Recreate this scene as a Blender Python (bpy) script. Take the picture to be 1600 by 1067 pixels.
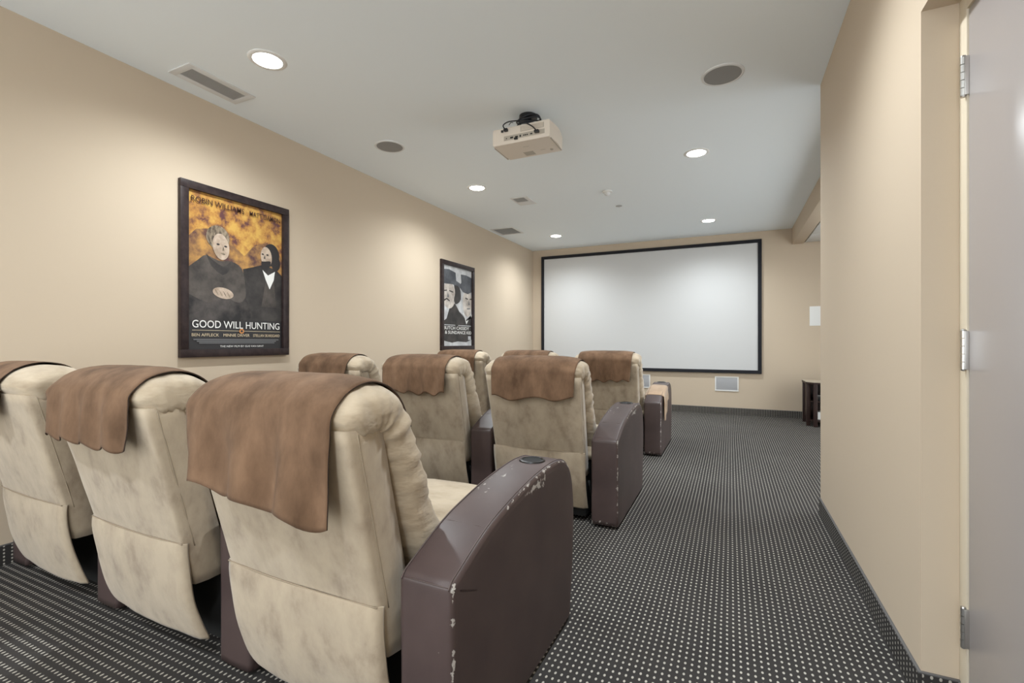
import bpy, bmesh, math, random
from mathutils import Vector, noise

random.seed(7)
for o in list(bpy.data.objects):
    bpy.data.objects.remove(o, do_unlink=True)
scene = bpy.context.scene
COL = scene.collection

# ------------------------------------------------------------------ camera, world, exposure
F_PX, YAW, EYE = 732.0, math.atan(341.0 / 732.0), 1.15
cam = bpy.data.cameras.new('camera')
cam.sensor_width = 36.0
cam.lens = F_PX * 36.0 / 1600.0
cam.shift_y = 1.0 / 1600.0
cam.clip_start = 0.02
cam_ob = bpy.data.objects.new('camera', cam)
cam_ob.location = (0, 0, EYE)
cam_ob.rotation_euler = (math.pi / 2, 0, YAW)
COL.objects.link(cam_ob)
scene.camera = cam_ob

world = bpy.data.worlds.new('world')
scene.world = world
world.use_nodes = True
world.node_tree.nodes['Background'].inputs[0].default_value = (0.925, 0.975, 1.0, 1)
world.node_tree.nodes['Background'].inputs[1].default_value = 1.95  # uniform ambient fill, added to brighten ceiling and room through the open sides

vs = scene.view_settings
vs.view_transform = 'Standard'
vs.look = 'None'
vs.gamma = 1.0
vs.use_curve_mapping = False
vs.exposure = 0.83
LAMP_W = 116.0

# ------------------------------------------------------------------ helpers
def tag(o, label=None, cat=None, group=None, kind=None):
    if label: o['label'] = label
    if cat: o['category'] = cat
    if group: o['group'] = group
    if kind: o['kind'] = kind
    return o

def empty(name, loc=(0, 0, 0), rz=0.0, parent=None):
    o = bpy.data.objects.new(name, None)
    o.empty_display_size = 0.1
    o.location = loc
    o.rotation_euler = (0, 0, rz)
    COL.objects.link(o)
    if parent: o.parent = parent
    return o

def link(name, me, mat=None, parent=None, loc=None):
    o = bpy.data.objects.new(name, me)
    COL.objects.link(o)
    if mat is not None and len(me.materials) == 0:
        me.materials.append(mat)
    if parent: o.parent = parent
    if loc: o.location = loc
    return o

def pymesh(name, verts, faces, smooth=True):
    me = bpy.data.meshes.new(name)
    me.from_pydata([tuple(v) for v in verts], [], faces)
    me.update()
    bm = bmesh.new(); bm.from_mesh(me)
    bmesh.ops.recalc_face_normals(bm, faces=bm.faces)
    bm.to_mesh(me); bm.free()
    if smooth:
        for p in me.polygons: p.use_smooth = True
    return me

def box_me(name, x0, x1, y0, y1, z0, z1, bev=0.0, seg=2):
    bm = bmesh.new()
    bmesh.ops.create_cube(bm, size=1.0)
    for v in bm.verts:
        v.co = Vector((x0 + (v.co.x + .5) * (x1 - x0), y0 + (v.co.y + .5) * (y1 - y0), z0 + (v.co.z + .5) * (z1 - z0)))
    if bev > 0:
        bmesh.ops.bevel(bm, geom=list(bm.edges), offset=bev, segments=seg, profile=0.6, affect='EDGES')
    me = bpy.data.meshes.new(name)
    bm.to_mesh(me); bm.free()
    if bev > 0:
        for p in me.polygons: p.use_smooth = True
        try: me.set_sharp_from_angle(angle=math.radians(50))
        except Exception: pass
    return me

def box(name, mat, x0, x1, y0, y1, z0, z1, bev=0.0, parent=None):
    return link(name, box_me(name, x0, x1, y0, y1, z0, z1, bev), mat, parent)

def loft(name, rings, closed=True, caps=True, smooth=True):
    n = len(rings[0]); vs_ = []; fs = []
    for r in rings: vs_ += r
    m = n if closed else n - 1
    for i in range(len(rings) - 1):
        for j in range(m):
            a = i * n + j; b = i * n + (j + 1) % n
            fs.append((a, b, b + n, a + n))
    if caps:
        fs.append(tuple(range(n)))
        fs.append(tuple(range((len(rings) - 1) * n, len(rings) * n)))
    return pymesh(name, vs_, fs, smooth)

def lathe(name, prof, n=32, smooth=True, cap=False):
    rings = [[(r * math.cos(2 * math.pi * k / n), r * math.sin(2 * math.pi * k / n), z) for k in range(n)] for r, z in prof]
    me = loft(name, rings, True, cap, smooth)
    try: me.set_sharp_from_angle(angle=math.radians(40))
    except Exception: pass
    return me

def tube(name, pts, r, n=8, closed=False):
    pts = [Vector(p) for p in pts]
    rings = []
    up = Vector((0, 0, 1))
    for i, p in enumerate(pts):
        a = pts[i - 1] if i > 0 else pts[i]
        b = pts[i + 1] if i < len(pts) - 1 else pts[i]
        t = (b - a).normalized()
        s = t.cross(up)
        if s.length < 1e-3: s = t.cross(Vector((1, 0, 0)))
        s.normalize(); u = s.cross(t)
        rings.append([tuple(p + r * (math.cos(2 * math.pi * k / n) * s + math.sin(2 * math.pi * k / n) * u)) for k in range(n)])
    return loft(name, rings)

def smoothpath(ctrl, per=8):
    """Catmull-Rom through tuples of any length"""
    out = []
    c = [ctrl[0]] + list(ctrl) + [ctrl[-1]]
    for i in range(1, len(c) - 2):
        for k in range(per):
            t = k / per
            out.append(tuple(0.5 * ((2 * p1) + (-p0 + p2) * t + (2 * p0 - 5 * p1 + 4 * p2 - p3) * t * t + (-p0 + 3 * p1 - 3 * p2 + p3) * t ** 3)
                             for p0, p1, p2, p3 in zip(c[i - 1], c[i], c[i + 1], c[i + 2])))
    out.append(tuple(ctrl[-1]))
    return out

def copy_tree(o, parent=None):
    c = o.copy(); COL.objects.link(c); c.parent = parent
    for ch in list(o.children): copy_tree(ch, c)
    return c

# ------------------------------------------------------------------ materials
def mat_base(name):
    m = bpy.data.materials.new(name); m.use_nodes = True
    nt = m.node_tree
    return m, nt, nt.nodes['Principled BSDF']

def N(nt, typ, **kw):
    n = nt.nodes.new(typ)
    for k, v in kw.items():
        if k.startswith('i_'):
            n.inputs[k[2:].replace('_', ' ')].default_value = v
        else: setattr(n, k, v)
    return n

def plain(name, col, rough=0.5, metal=0.0, spec=0.5, bump=0.0, scale=200.0, coat=0.0):
    m, nt, b = mat_base(name)
    b.inputs['Base Color'].default_value = (*col, 1)
    b.inputs['Roughness'].default_value = rough
    b.inputs['Metallic'].default_value = metal
    b.inputs['Specular IOR Level'].default_value = spec
    b.inputs['Coat Weight'].default_value = coat
    if bump > 0:
        tc = N(nt, 'ShaderNodeTexCoord')
        nz = N(nt, 'ShaderNodeTexNoise'); nz.inputs['Scale'].default_value = scale; nz.inputs['Detail'].default_value = 3
        bp = N(nt, 'ShaderNodeBump'); bp.inputs['Strength'].default_value = bump; bp.inputs['Distance'].default_value = 0.002
        nt.links.new(tc.outputs['Object'], nz.inputs['Vector'])
        nt.links.new(nz.outputs['Fac'], bp.inputs['Height'])
        nt.links.new(bp.outputs['Normal'], b.inputs['Normal'])
    return m

def emissive(name, col, strength):
    m, nt, b = mat_base(name)
    b.inputs['Base Color'].default_value = (*col, 1)
    b.inputs['Emission Color'].default_value = (*col, 1)
    b.inputs['Emission Strength'].default_value = strength
    return m

def mottled(name, c1, c2, scale, rough, detail=5, lo=0.35, hi=0.65, bump=0.0, bscale=60, sheen=0.0, stretch=(1, 1, 1), c3=None, bdist=0.004):
    m, nt, b = mat_base(name)
    tc = N(nt, 'ShaderNodeTexCoord')
    mp = N(nt, 'ShaderNodeMapping'); mp.inputs['Scale'].default_value = stretch
    oi = N(nt, 'ShaderNodeObjectInfo')
    ad = N(nt, 'ShaderNodeVectorMath', operation='ADD')
    nt.links.new(tc.outputs['Object'], ad.inputs[0])
    sc_ = N(nt, 'ShaderNodeMath', operation='MULTIPLY'); sc_.inputs[1].default_value = 37.0
    nt.links.new(oi.outputs['Random'], sc_.inputs[0])
    nt.links.new(sc_.outputs[0], ad.inputs[1])
    nt.links.new(ad.outputs[0], mp.inputs['Vector'])
    nz = N(nt, 'ShaderNodeTexNoise'); nz.inputs['Scale'].default_value = scale; nz.inputs['Detail'].default_value = detail
    nz.inputs['Roughness'].default_value = 0.62
    nt.links.new(mp.outputs[0], nz.inputs['Vector'])
    cr = N(nt, 'ShaderNodeValToRGB')
    cr.color_ramp.elements[0].position = lo; cr.color_ramp.elements[0].color = (*c1, 1)
    cr.color_ramp.elements[1].position = hi; cr.color_ramp.elements[1].color = (*c2, 1)
    if c3:
        e = cr.color_ramp.elements.new((lo + hi) / 2); e.color = (*c3, 1)
    nt.links.new(nz.outputs['Fac'], cr.inputs['Fac'])
    nt.links.new(cr.outputs[0], b.inputs['Base Color'])
    b.inputs['Roughness'].default_value = rough
    b.inputs['Specular IOR Level'].default_value = 0.25
    b.inputs['Sheen Weight'].default_value = sheen
    b.inputs['Sheen Roughness'].default_value = 0.5
    if bump > 0:
        n2 = N(nt, 'ShaderNodeTexNoise'); n2.inputs['Scale'].default_value = bscale; n2.inputs['Detail'].default_value = 3
        nt.links.new(mp.outputs[0], n2.inputs['Vector'])
        bp = N(nt, 'ShaderNodeBump'); bp.inputs['Strength'].default_value = bump; bp.inputs['Distance'].default_value = bdist
        nt.links.new(n2.outputs['Fac'], bp.inputs['Height'])
        nt.links.new(bp.outputs['Normal'], b.inputs['Normal'])
    return m

def carpet(name, axes=('X', 'Y'), px=0.0225, py=0.0305, rx=0.0041, ry=0.0068):
    m, nt, b = mat_base(name)
    tc = N(nt, 'ShaderNodeTexCoord')
    sx = N(nt, 'ShaderNodeSeparateXYZ')
    nt.links.new(tc.outputs['Object'], sx.inputs[0])
    def math_(op, a, bb=None, c=None):
        n = N(nt, 'ShaderNodeMath', operation=op)
        for i, v in enumerate((a, bb, c)):
            if v is None: continue
            if isinstance(v, (int, float)): n.inputs[i].default_value = v
            else: nt.links.new(v, n.inputs[i])
        return n.outputs[0]
    wob = N(nt, 'ShaderNodeTexNoise'); wob.inputs['Scale'].default_value = 3.0
    nt.links.new(tc.outputs['Object'], wob.inputs['Vector'])
    w = math_('MULTIPLY', math_('SUBTRACT', wob.outputs['Fac'], 0.5), 0.004)
    def cell(axis, p, r):
        a = math_('DIVIDE', math_('ADD', sx.outputs[axis], w), p)
        a = math_('SUBTRACT', math_('FRACT', math_('ADD', a, 1000.0)), 0.5)
        a = math_('DIVIDE', math_('MULTIPLY', a, p), r)
        return math_('MULTIPLY', a, a)
    d = math_('ADD', cell(axes[0], px, rx), cell(axes[1], py, ry))
    mr = N(nt, 'ShaderNodeMapRange'); mr.interpolation_type = 'SMOOTHSTEP'
    mr.inputs['From Min'].default_value = 0.6; mr.inputs['From Max'].default_value = 1.3
    mr.inputs['To Min'].default_value = 1.0; mr.inputs['To Max'].default_value = 0.0
    nt.links.new(d, mr.inputs['Value'])
    nz = N(nt, 'ShaderNodeTexNoise'); nz.inputs['Scale'].default_value = 900; nz.inputs['Detail'].default_value = 2
    nt.links.new(tc.outputs['Object'], nz.inputs['Vector'])
    big = N(nt, 'ShaderNodeTexNoise'); big.inputs['Scale'].default_value = 2.2; big.inputs['Detail'].default_value = 4
    nt.links.new(tc.outputs['Object'], big.inputs['Vector'])
    cr = N(nt, 'ShaderNodeValToRGB')
    cr.color_ramp.elements[0].position = 0.3; cr.color_ramp.elements[0].color = (0.026, 0.024, 0.0235, 1)
    cr.color_ramp.elements[1].position = 0.75; cr.color_ramp.elements[1].color = (0.066, 0.061, 0.058, 1)
    mixn = math_('ADD', math_('MULTIPLY', nz.outputs['Fac'], 0.7), math_('MULTIPLY', big.outputs['Fac'], 0.3))
    nt.links.new(mixn, cr.inputs['Fac'])
    mx = N(nt, 'ShaderNodeMixRGB'); mx.inputs['Color2'].default_value = (0.46, 0.43, 0.38, 1)
    nt.links.new(mr.outputs[0], mx.inputs['Fac']); nt.links.new(cr.outputs[0], mx.inputs['Color1'])
    nt.links.new(mx.outputs[0], b.inputs['Base Color'])
    b.inputs['Roughness'].default_value = 0.95
    b.inputs['Specular IOR Level'].default_value = 0.1
    bp = N(nt, 'ShaderNodeBump'); bp.inputs['Strength'].default_value = 0.5; bp.inputs['Distance'].default_value = 0.003
    hsum = math_('ADD', nz.outputs['Fac'], math_('MULTIPLY', mr.outputs[0], 0.5))
    nt.links.new(hsum, bp.inputs['Height']); nt.links.new(bp.outputs['Normal'], b.inputs['Normal'])
    return m

def leather(name, worn):
    m, nt, b = mat_base(name)
    tc = N(nt, 'ShaderNodeTexCoord')
    nz = N(nt, 'ShaderNodeTexNoise'); nz.inputs['Scale'].default_value = 5; nz.inputs['Detail'].default_value = 4
    nt.links.new(tc.outputs['Object'], nz.inputs['Vector'])
    cr = N(nt, 'ShaderNodeValToRGB')
    cr.color_ramp.elements[0].position = 0.3; cr.color_ramp.elements[0].color = (0.056, 0.037, 0.035, 1)
    cr.color_ramp.elements[1].position = 0.8; cr.color_ramp.elements[1].color = (0.090, 0.061, 0.057, 1)
    nt.links.new(nz.outputs['Fac'], cr.inputs['Fac'])
    out = cr.outputs[0]
    b.inputs['Roughness'].default_value = 0.42
    b.inputs['Specular IOR Level'].default_value = 0.5
    vo = N(nt, 'ShaderNodeTexVoronoi'); vo.inputs['Scale'].default_value = 420
    nt.links.new(tc.outputs['Object'], vo.inputs['Vector'])
    bp = N(nt, 'ShaderNodeBump'); bp.inputs['Strength'].default_value = 0.12; bp.inputs['Distance'].default_value = 0.001
    nt.links.new(vo.outputs['Distance'], bp.inputs['Height'])
    nt.links.new(bp.outputs['Normal'], b.inputs['Normal'])
    if worn:
        at = N(nt, 'ShaderNodeAttribute'); at.attribute_name = 'wear'
        n2 = N(nt, 'ShaderNodeTexNoise'); n2.inputs['Scale'].default_value = 34; n2.inputs['Detail'].default_value = 6
        n2.inputs['Roughness'].default_value = 0.65
        nt.links.new(tc.outputs['Object'], n2.inputs['Vector'])
        add = N(nt, 'ShaderNodeMath', operation='ADD')
        nt.links.new(at.outputs['Fac'], add.inputs[0]); nt.links.new(n2.outputs['Fac'], add.inputs[1])
        mr = N(nt, 'ShaderNodeMapRange')
        mr.inputs['From Min'].default_value = 0.97; mr.inputs['From Max'].default_value = 1.0
        nt.links.new(add.outputs[0], mr.inputs['Value'])
        mx = N(nt, 'ShaderNodeMixRGB'); mx.inputs['Color2'].default_value = (0.42, 0.39, 0.36, 1)
        nt.links.new(mr.outputs[0], mx.inputs['Fac']); nt.links.new(out, mx.inputs['Color1'])
        out = mx.outputs[0]
        rr = N(nt, 'ShaderNodeMapRange'); rr.inputs['To Min'].default_value = 0.42; rr.inputs['To Max'].default_value = 0.8
        nt.links.new(mr.outputs[0], rr.inputs['Value']); nt.links.new(rr.outputs[0], b.inputs['Roughness'])
    nt.links.new(out, b.inputs['Base Color'])
    return m

M = {}
M['wall'] = plain('wall_paint', (0.58, 0.478, 0.362), 0.75, spec=0.3, bump=0.08, scale=350)
M['ceiling'] = plain('ceiling_paint', (0.87, 0.92, 0.945), 0.9, spec=0.2)
M['carpet'] = carpet('dotted_carpet')
M['carpet_xz'] = carpet('carpet_base_back', ('X', 'Z'), 0.0225, 0.021, 0.004, 0.006)
M['carpet_yz'] = carpet('carpet_base_side', ('Y', 'Z'), 0.0305, 0.018, 0.004, 0.0052)
M['base_cap'] = plain('base_cap', (0.10, 0.095, 0.095), 0.6)
M['frame'] = plain('jamb_paint', (0.68, 0.60, 0.47), 0.5)
M['door'] = plain('door_paint', (0.40, 0.365, 0.355), 0.28, bump=0.03, scale=40)
M['chrome'] = plain('satin_nickel', (0.62, 0.61, 0.59), 0.3, 1.0)
M['dark_gap'] = plain('dark_gap', (0.012, 0.012, 0.012), 0.8)
M['screen'] = plain('screen_fabric', (0.62, 0.62, 0.615), 0.9, spec=0.1)
M['black_frame'] = plain('black_velvet', (0.010, 0.010, 0.014), 0.85)
M['white_plastic'] = plain('white_plastic', (0.78, 0.77, 0.74), 0.5)
M['grille'] = plain('grille_mesh', (0.40, 0.40, 0.41), 0.7, bump=0.5, scale=900)
M['grey_grille'] = plain('ceiling_grille', (0.30, 0.295, 0.285), 0.8, bump=0.5, scale=900)
M['vent_dark'] = plain('vent_dark', (0.12, 0.12, 0.12), 0.8)
M['vent_white'] = plain('vent_white', (0.72, 0.72, 0.71), 0.6)
M['lamp'] = emissive('lamp_lens', (1.0, 0.985, 0.96), 14.0)
M['suede'] = mottled('cream_suede', (0.28, 0.218, 0.155), (0.435, 0.355, 0.258), 9.0, 0.9, 8, 0.30, 0.62, 0.28, 38, 0.25, (1.3, 1.3, 0.8), (0.385, 0.31, 0.225))
M['suede_cushion'] = mottled('cream_suede_cushion', (0.34, 0.265, 0.182), (0.475, 0.39, 0.285), 6, 0.9, 5, 0.30, 0.60, 0.65, 9, 0.25, (0.8, 1.2, 2.6), bdist=0.012)
M['throw'] = mottled('brown_suede', (0.088, 0.049, 0.027), (0.20, 0.118, 0.070), 6.0, 0.92, 7, 0.32, 0.66, 0.2, 30, 0.03, (1.4, 1.4, 0.7))
M['throw_rim'] = plain('throw_lining', (0.045, 0.028, 0.02), 0.9)
M['throw_tan'] = mottled('tan_cloth', (0.30, 0.20, 0.12), (0.42, 0.29, 0.185), 8, 0.92, 4, 0.3, 0.7, 0.2, 40, 0.3)
M['seam'] = plain('seam_thread', (0.30, 0.24, 0.17), 0.9)
M['leather'] = leather('brown_leather', False)
M['leather_worn'] = leather('worn_brown_leather', True)
M['leather_seam'] = plain('leather_seam', (0.075, 0.05, 0.045), 0.5)
M['black_plastic'] = plain('black_plastic', (0.012, 0.012, 0.013), 0.3)
M['black_matte'] = plain('black_matte', (0.010, 0.010, 0.010), 0.9)
M['projector'] = plain('projector_shell', (0.74, 0.66, 0.57), 0.4, bump=0.03)
M['projector_grey'] = plain('projector_panel', (0.46, 0.41, 0.34), 0.5)
M['cable'] = plain('cable_rubber', (0.010, 0.012, 0.018), 0.45)
M['dark_wood'] = mottled('dark_wood', (0.018, 0.010, 0.009), (0.045, 0.025, 0.021), 9, 0.4, 4, 0.3, 0.7, 0, 40, 0, (0.3, 3, 0.3))
M['pale_edge'] = plain('pale_top', (0.50, 0.44, 0.34), 0.35)
M['frame_wood'] = mottled('frame_wood', (0.022, 0.014, 0.014), (0.040, 0.026, 0.025), 20, 0.4, 3)
M['paper'] = plain('paper', (0.82, 0.82, 0.80), 0.8)
M['steel'] = plain('steel_bar', (0.35, 0.35, 0.35), 0.4, 1.0)

# ------------------------------------------------------------------ room shell
XL, XR, YB, YF, H = -3.40, 0.55, 8.25, -2.2, 2.878  # no wall at YF: rear left open so the world fill enters
XA = 2.6             # far right wall of the side bay
S = 'structure'
def struct(o): o['kind'] = S; return o
struct(box('floor', M['carpet'], XL - .1, XA + .1, YF - .1, YB + .1, -0.1, 0.0))
struct(box('ceiling', M['ceiling'], XL - .1, 0.86, YF - .1, YB + .1, H, H + .1))
struct(box('wall_left', M['wall'], XL - .1, XL, YF - .1, YB + .1, 0, H))
struct(box('wall_back', M['wall'], XL, XA + .1, YB, YB + .1, 0, H))
struct(box('wall_right', M['wall'], XR, 0.80, 1.90, 3.73, 0, H))
struct(box('wall_entry', M['wall'], 0.69, 0.80, YF, 1.90, 0, H))
struct(box('wall_entry_header', M['wall'], XR, 0.69, 0.89, 1.90, 2.20, H))
struct(box('wall_entry_side', M['wall'], XR, 0.69, YF, 0.89, 0, H))
struct(box('wall_bay_front', M['wall'], 0.80, XA, 3.61, 3.73, 0, H))
struct(box('wall_bay_right', M['wall'], XA, XA + .1, 6.6, YB, 0, H))  # cut short: unseen opening added to let the world fill in
struct(box('trim_beam', M['wall'], 0.85, 1.0, 3.73, YB, 2.635, H + .1, 0.004))
bay = struct(box('ceiling_bay', M['ceiling'], 1.0, XA, 3.73, YB, 2.70, 2.76))
tile_me = None
for i in range(3):
    for j in range(8):
        x0 = 1.02 + i * 0.53; y0 = YB - 0.02 - (j + 1) * 0.56
        if tile_me is None:
            tile_me = box_me('ceiling_tile', 0, .51, 0, .54, 0, .03, 0.003)
            tile_me.materials.append(M['vent_white'])
        t = link('ceiling_tile', tile_me, None, bay); t.location = (x0, y0, 2.645)

# carpet cove baseboards
def baseboard(name, mat, x0, x1, y0, y1, h=0.10):
    o = struct(box(name, mat, x0, x1, y0, y1, 0, h))
    box('cap', M['base_cap'], x0 - .001, x1 + .001, y0 - .001, y1 + .001, h, h + .006, 0.002, o)
    return o
baseboard('baseboard_back', M['carpet_xz'], XL, XA, YB - .009, YB)
baseboard('baseboard_left', M['carpet_yz'], XL, XL + .009, YF, YB - .01)
baseboard('baseboard_right', M['carpet_yz'], XR - .009, XR, 1.892, 3.73)
baseboard('baseboard_entry', M['carpet_xz'], XR + .001, 0.645, 1.892, 1.90)

# door, frame, hinges
d1 = struct(box('door_1', M['door'], 0.647, 0.689, 0.944, 1.848, 0.008, 2.146, 0.002))
struct(box('trim_1', M['frame'], 0.643, 0.69, 1.85, 1.90, 0, 2.20, 0.001))
struct(box('trim_2', M['frame'], 0.643, 0.69, 0.89, 0.942, 0, 2.20, 0.001))
struct(box('trim_3', M['frame'], 0.643, 0.69, 0.942, 1.85, 2.15, 2.20, 0.001))
def hinge(zc):
    hroot = empty('hinge', (0.636, 1.853, zc), 0, d1)
    for k in range(5):
        r = 0.0075 if k % 2 == 0 else 0.0072
        a = -0.0585 + k * 0.0236
        link('knuckle', lathe('knuckle', [(0.001, a), (r, a + .0005), (r, a + .0222), (0.001, a + .0228)], 14), M['chrome'], hroot)
    link('tip', lathe('tip', [(0.0005, -.064), (.006, -.062), (.0075, -.0585), (.0005, -.058)], 14), M['chrome'], hroot)
    link('tip', lathe('tip', [(0.0005, .0585), (.0075, .059), (.006, .063), (.0005, .065)], 14), M['chrome'], hroot)
    box('leaf', M['chrome'], 0.0, 0.0115, -0.010, -0.0045, -0.058, 0.058, 0.001, hroot)
for v in (120, 547, 980):
    dd = -math.sin(YAW) * 0.64 + math.cos(YAW) * 1.855
    hinge(EYE - (v - 534.5) / F_PX * dd)
lev = empty('lever_handle', (0.647, 1.01, 0.98), 0, d1)
hm = lathe('rose', [(0.001, 0.0), (.026, 0.0), (.026, .008), (.009, .012), (.009, .05), (.001, .05)], 20)
ho = link('rose', hm, M['chrome'], lev); ho.rotation_euler = (0, -math.pi / 2, 0)
box('lever', M['chrome'], -0.056, -0.042, -0.008, 0.115, -0.008, 0.008, 0.004, lev)

# ------------------------------------------------------------------ projection screen
scr = empty('projection_screen', (-1.388, YB, 0.657))
tag(scr, 'large blank white projection screen in a thin black frame on back wall', 'screen')
sw, sh, fb = 3.66 / 2, 2.093, 0.052
box('screen_fabric', M['screen'], -sw + .03, sw - .03, -0.022, -0.012, 0.03, sh - .03, 0, scr)
for nm, a in (('frame_bar', (-sw, sw, sh - fb, sh)), ('frame_bar', (-sw, sw, 0, fb)), ('frame_bar', (-sw, -sw + fb, fb, sh - fb)), ('frame_bar', (sw - fb, sw, fb, sh - fb))):
    box(nm, M['black_frame'], a[0], a[1], -0.042, -0.001, a[2], a[3], 0.003, scr)

# in-wall speakers under the screen
def wall_speaker(xc, label):
    s = empty('wall_speaker', (xc, YB, 0.483))
    tag(s, label, 'speaker', 'in-wall speakers under the screen')
    w, h, b = .173, .117, .018
    for a in ((-w, w, h - b, h), (-w, w, -h, -h + b), (-w, -w + b, -h + b, h - b), (w - b, w, -h + b, h - b)):
        box('frame', M['white_plastic'], a[0], a[1], -0.012, -0.0005, a[2], a[3], 0.002, s)
    box('grille', M['grille'], -w + b, w - b, -0.008, -0.001, -h + b, h - b, 0.001, s)
wall_speaker(-0.052, 'white framed in-wall speaker below right half of the screen, fully in view')
wall_speaker(-1.412, 'white framed in-wall speaker partly hidden behind the front-row recliner')
ntc = tag(box('paper_notice', M['paper'], 1.078, 1.294, YB - .004, YB - .0005, 1.395, 1.685, 0.001), 'white paper notice on back wall beside partition edge', 'notice')

# ------------------------------------------------------------------ ceiling fixtures
def downlight(x, y, label):
    d = empty('downlight', (x, y, H))
    tag(d, label, 'ceiling light', 'recessed downlights in the ceiling')
    link('trim_ring', lathe('trim_ring', [(0.080, -0.0005), (0.083, -0.006), (0.092, -0.007), (0.108, -0.003), (0.110, -0.0005)], 40), M['white_plastic'], d)
    link('lens', lathe('lens', [(0.0005, -0.0035), (0.05, -0.0035), (0.081, -0.003), (0.082, -0.001)], 40), M['lamp'], d)
    l = bpy.data.lights.new('downlight_bulb', 'SPOT')
    l.energy = LAMP_W; l.color = (0.895, 0.96, 1.0)
    l.spot_size = math.radians(156); l.spot_blend = 1.0; l.shadow_soft_size = 0.07
    lo = bpy.data.objects.new('bulb', l); COL.objects.link(lo)
    lo.parent = d; lo.location = (0, 0, -0.012)
downlight(-2.57, 1.97, 'lit recessed downlight nearest the camera, beside the large ceiling vent')
downlight(-2.57, 4.59, 'lit recessed downlight left of the projector, middle of the left row')
downlight(-2.57, 7.21, 'lit recessed downlight farthest left, close to the screen corner')
downlight(-0.28, 4.59, 'lit recessed downlight right of the projector')
downlight(-0.28, 7.21, 'lit recessed downlight above the right part of the screen')
for x in (-2.57, -0.28):
    for y in ((-0.65, 1.97) if x > -1 else (-0.65,)):
        downlight(x, y, 'recessed downlight over the aisle beside the entry door, just above the frame' if y > 0 else
                  ('recessed downlight behind the viewer on the side of the left wall' if x < -1 else 'recessed downlight behind the viewer on the side of the entry door'))

def ceiling_speaker(x, y, label):
    s = empty('ceiling_speaker', (x, y, H))
    tag(s, label, 'speaker', 'round ceiling speakers')
    link('rim', lathe('rim', [(0.112, -0.0005), (0.112, -0.008), (0.118, -0.010), (0.128, -0.006), (0.130, -0.0005)], 44), M['vent_white'], s)
    link('grille', lathe('grille', [(0.0005, -0.009), (0.08, -0.0085), (0.113, -0.007), (0.113, -0.001)], 44), M['grey_grille'], s)
ceiling_speaker(-2.723, 3.291, 'round grey ceiling speaker near left wall, above the framed posters')
ceiling_speaker(-0.045, 3.316, 'round grey ceiling speaker above the aisle beside the partition wall')

def vent(name, x0, x1, y0, y1, label, brd, slat_dir='y', grille=None, n=12):
    v = empty(name, ((x0 + x1) / 2, (y0 + y1) / 2, H))
    tag(v, label, 'vent', 'ceiling vents')
    w, l = (x1 - x0) / 2, (y1 - y0) / 2
    gx0, gx1, gy0, gy1 = grille if grille else (-w + brd, w - brd, -l + brd, l - brd)
    t = -0.007
    for a in ((-w, w, -l, gy0), (-w, w, gy1, l), (-w, gx0, gy0, gy1), (gx1, w, gy0, gy1)):
        box('frame', M['vent_white'], a[0], a[1], a[2], a[3], t, -0.0005, 0.0015, v)
    box('duct', M['vent_dark'], gx0, gx1, gy0, gy1, -0.0016, -0.0004, 0, v)
    me = None
    for k in range(n):
        if slat_dir == 'y':
            p = gx0 + (k + .5) / n * (gx1 - gx0)
            if me is None:
                me = box_me('slat', -0.0035, 0.0035, gy0, gy1, -0.006, -0.0018); me.materials.append(M['vent_slat'])
            o = link('slat', me, None, v); o.location = (p, 0, 0)
        else:
            p = gy0 + (k + .5) / n * (gy1 - gy0)
            if me is None:
                me = box_me('slat', gx0, gx1, -0.0035, 0.0035, -0.006, -0.0018); me.materials.append(M['vent_slat'])
            o = link('slat', me, None, v); o.location = (0, p, 0)
M['vent_slat'] = plain('vent_slat', (0.42, 0.42, 0.41), 0.6)
vent('ceiling_vent', -3.25, -3.03, 1.78, 2.23, 'long white ceiling vent with grey slats, nearest the camera', 0.045, 'y', None, 9)
vent('ceiling_vent', -2.40, -2.18, 5.09, 5.41, 'small square ceiling vent with slats on one half only', 0.03, 'x', (-.09, .06, -.135, .02), 9)
vent('ceiling_vent', -3.34, -2.95, 6.36, 6.79, 'wide ceiling vent close to the back corner of left wall', 0.035, 'x', None, 14)

sd = empty('smoke_detector', (-1.275, 5.321, H)); tag(sd, 'small white conical smoke detector on ceiling beyond projector', 'smoke detector')
link('base', lathe('base', [(0.0005, -.0005), (.055, -.0005), (.055, -.014), (.048, -.018), (.0005, -.018)], 28), M['white_plastic'], sd)
link('sensor_cap', lathe('sensor_cap', [(.034, -.018), (.034, -.03), (.022, -.048), (.012, -.053), (.0005, -.054)], 28), M['vent_white'], sd)
sp = empty('sprinkler_cover', (-1.28, 5.959, H)); tag(sp, 'tiny flat round cover plate on ceiling in front of the screen', 'sprinkler')
link('plate', lathe('plate', [(0.0005, -.006), (.036, -.006), (.040, -.003), (.040, -.0005)], 24), M['vent_slat'], sp)

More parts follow.
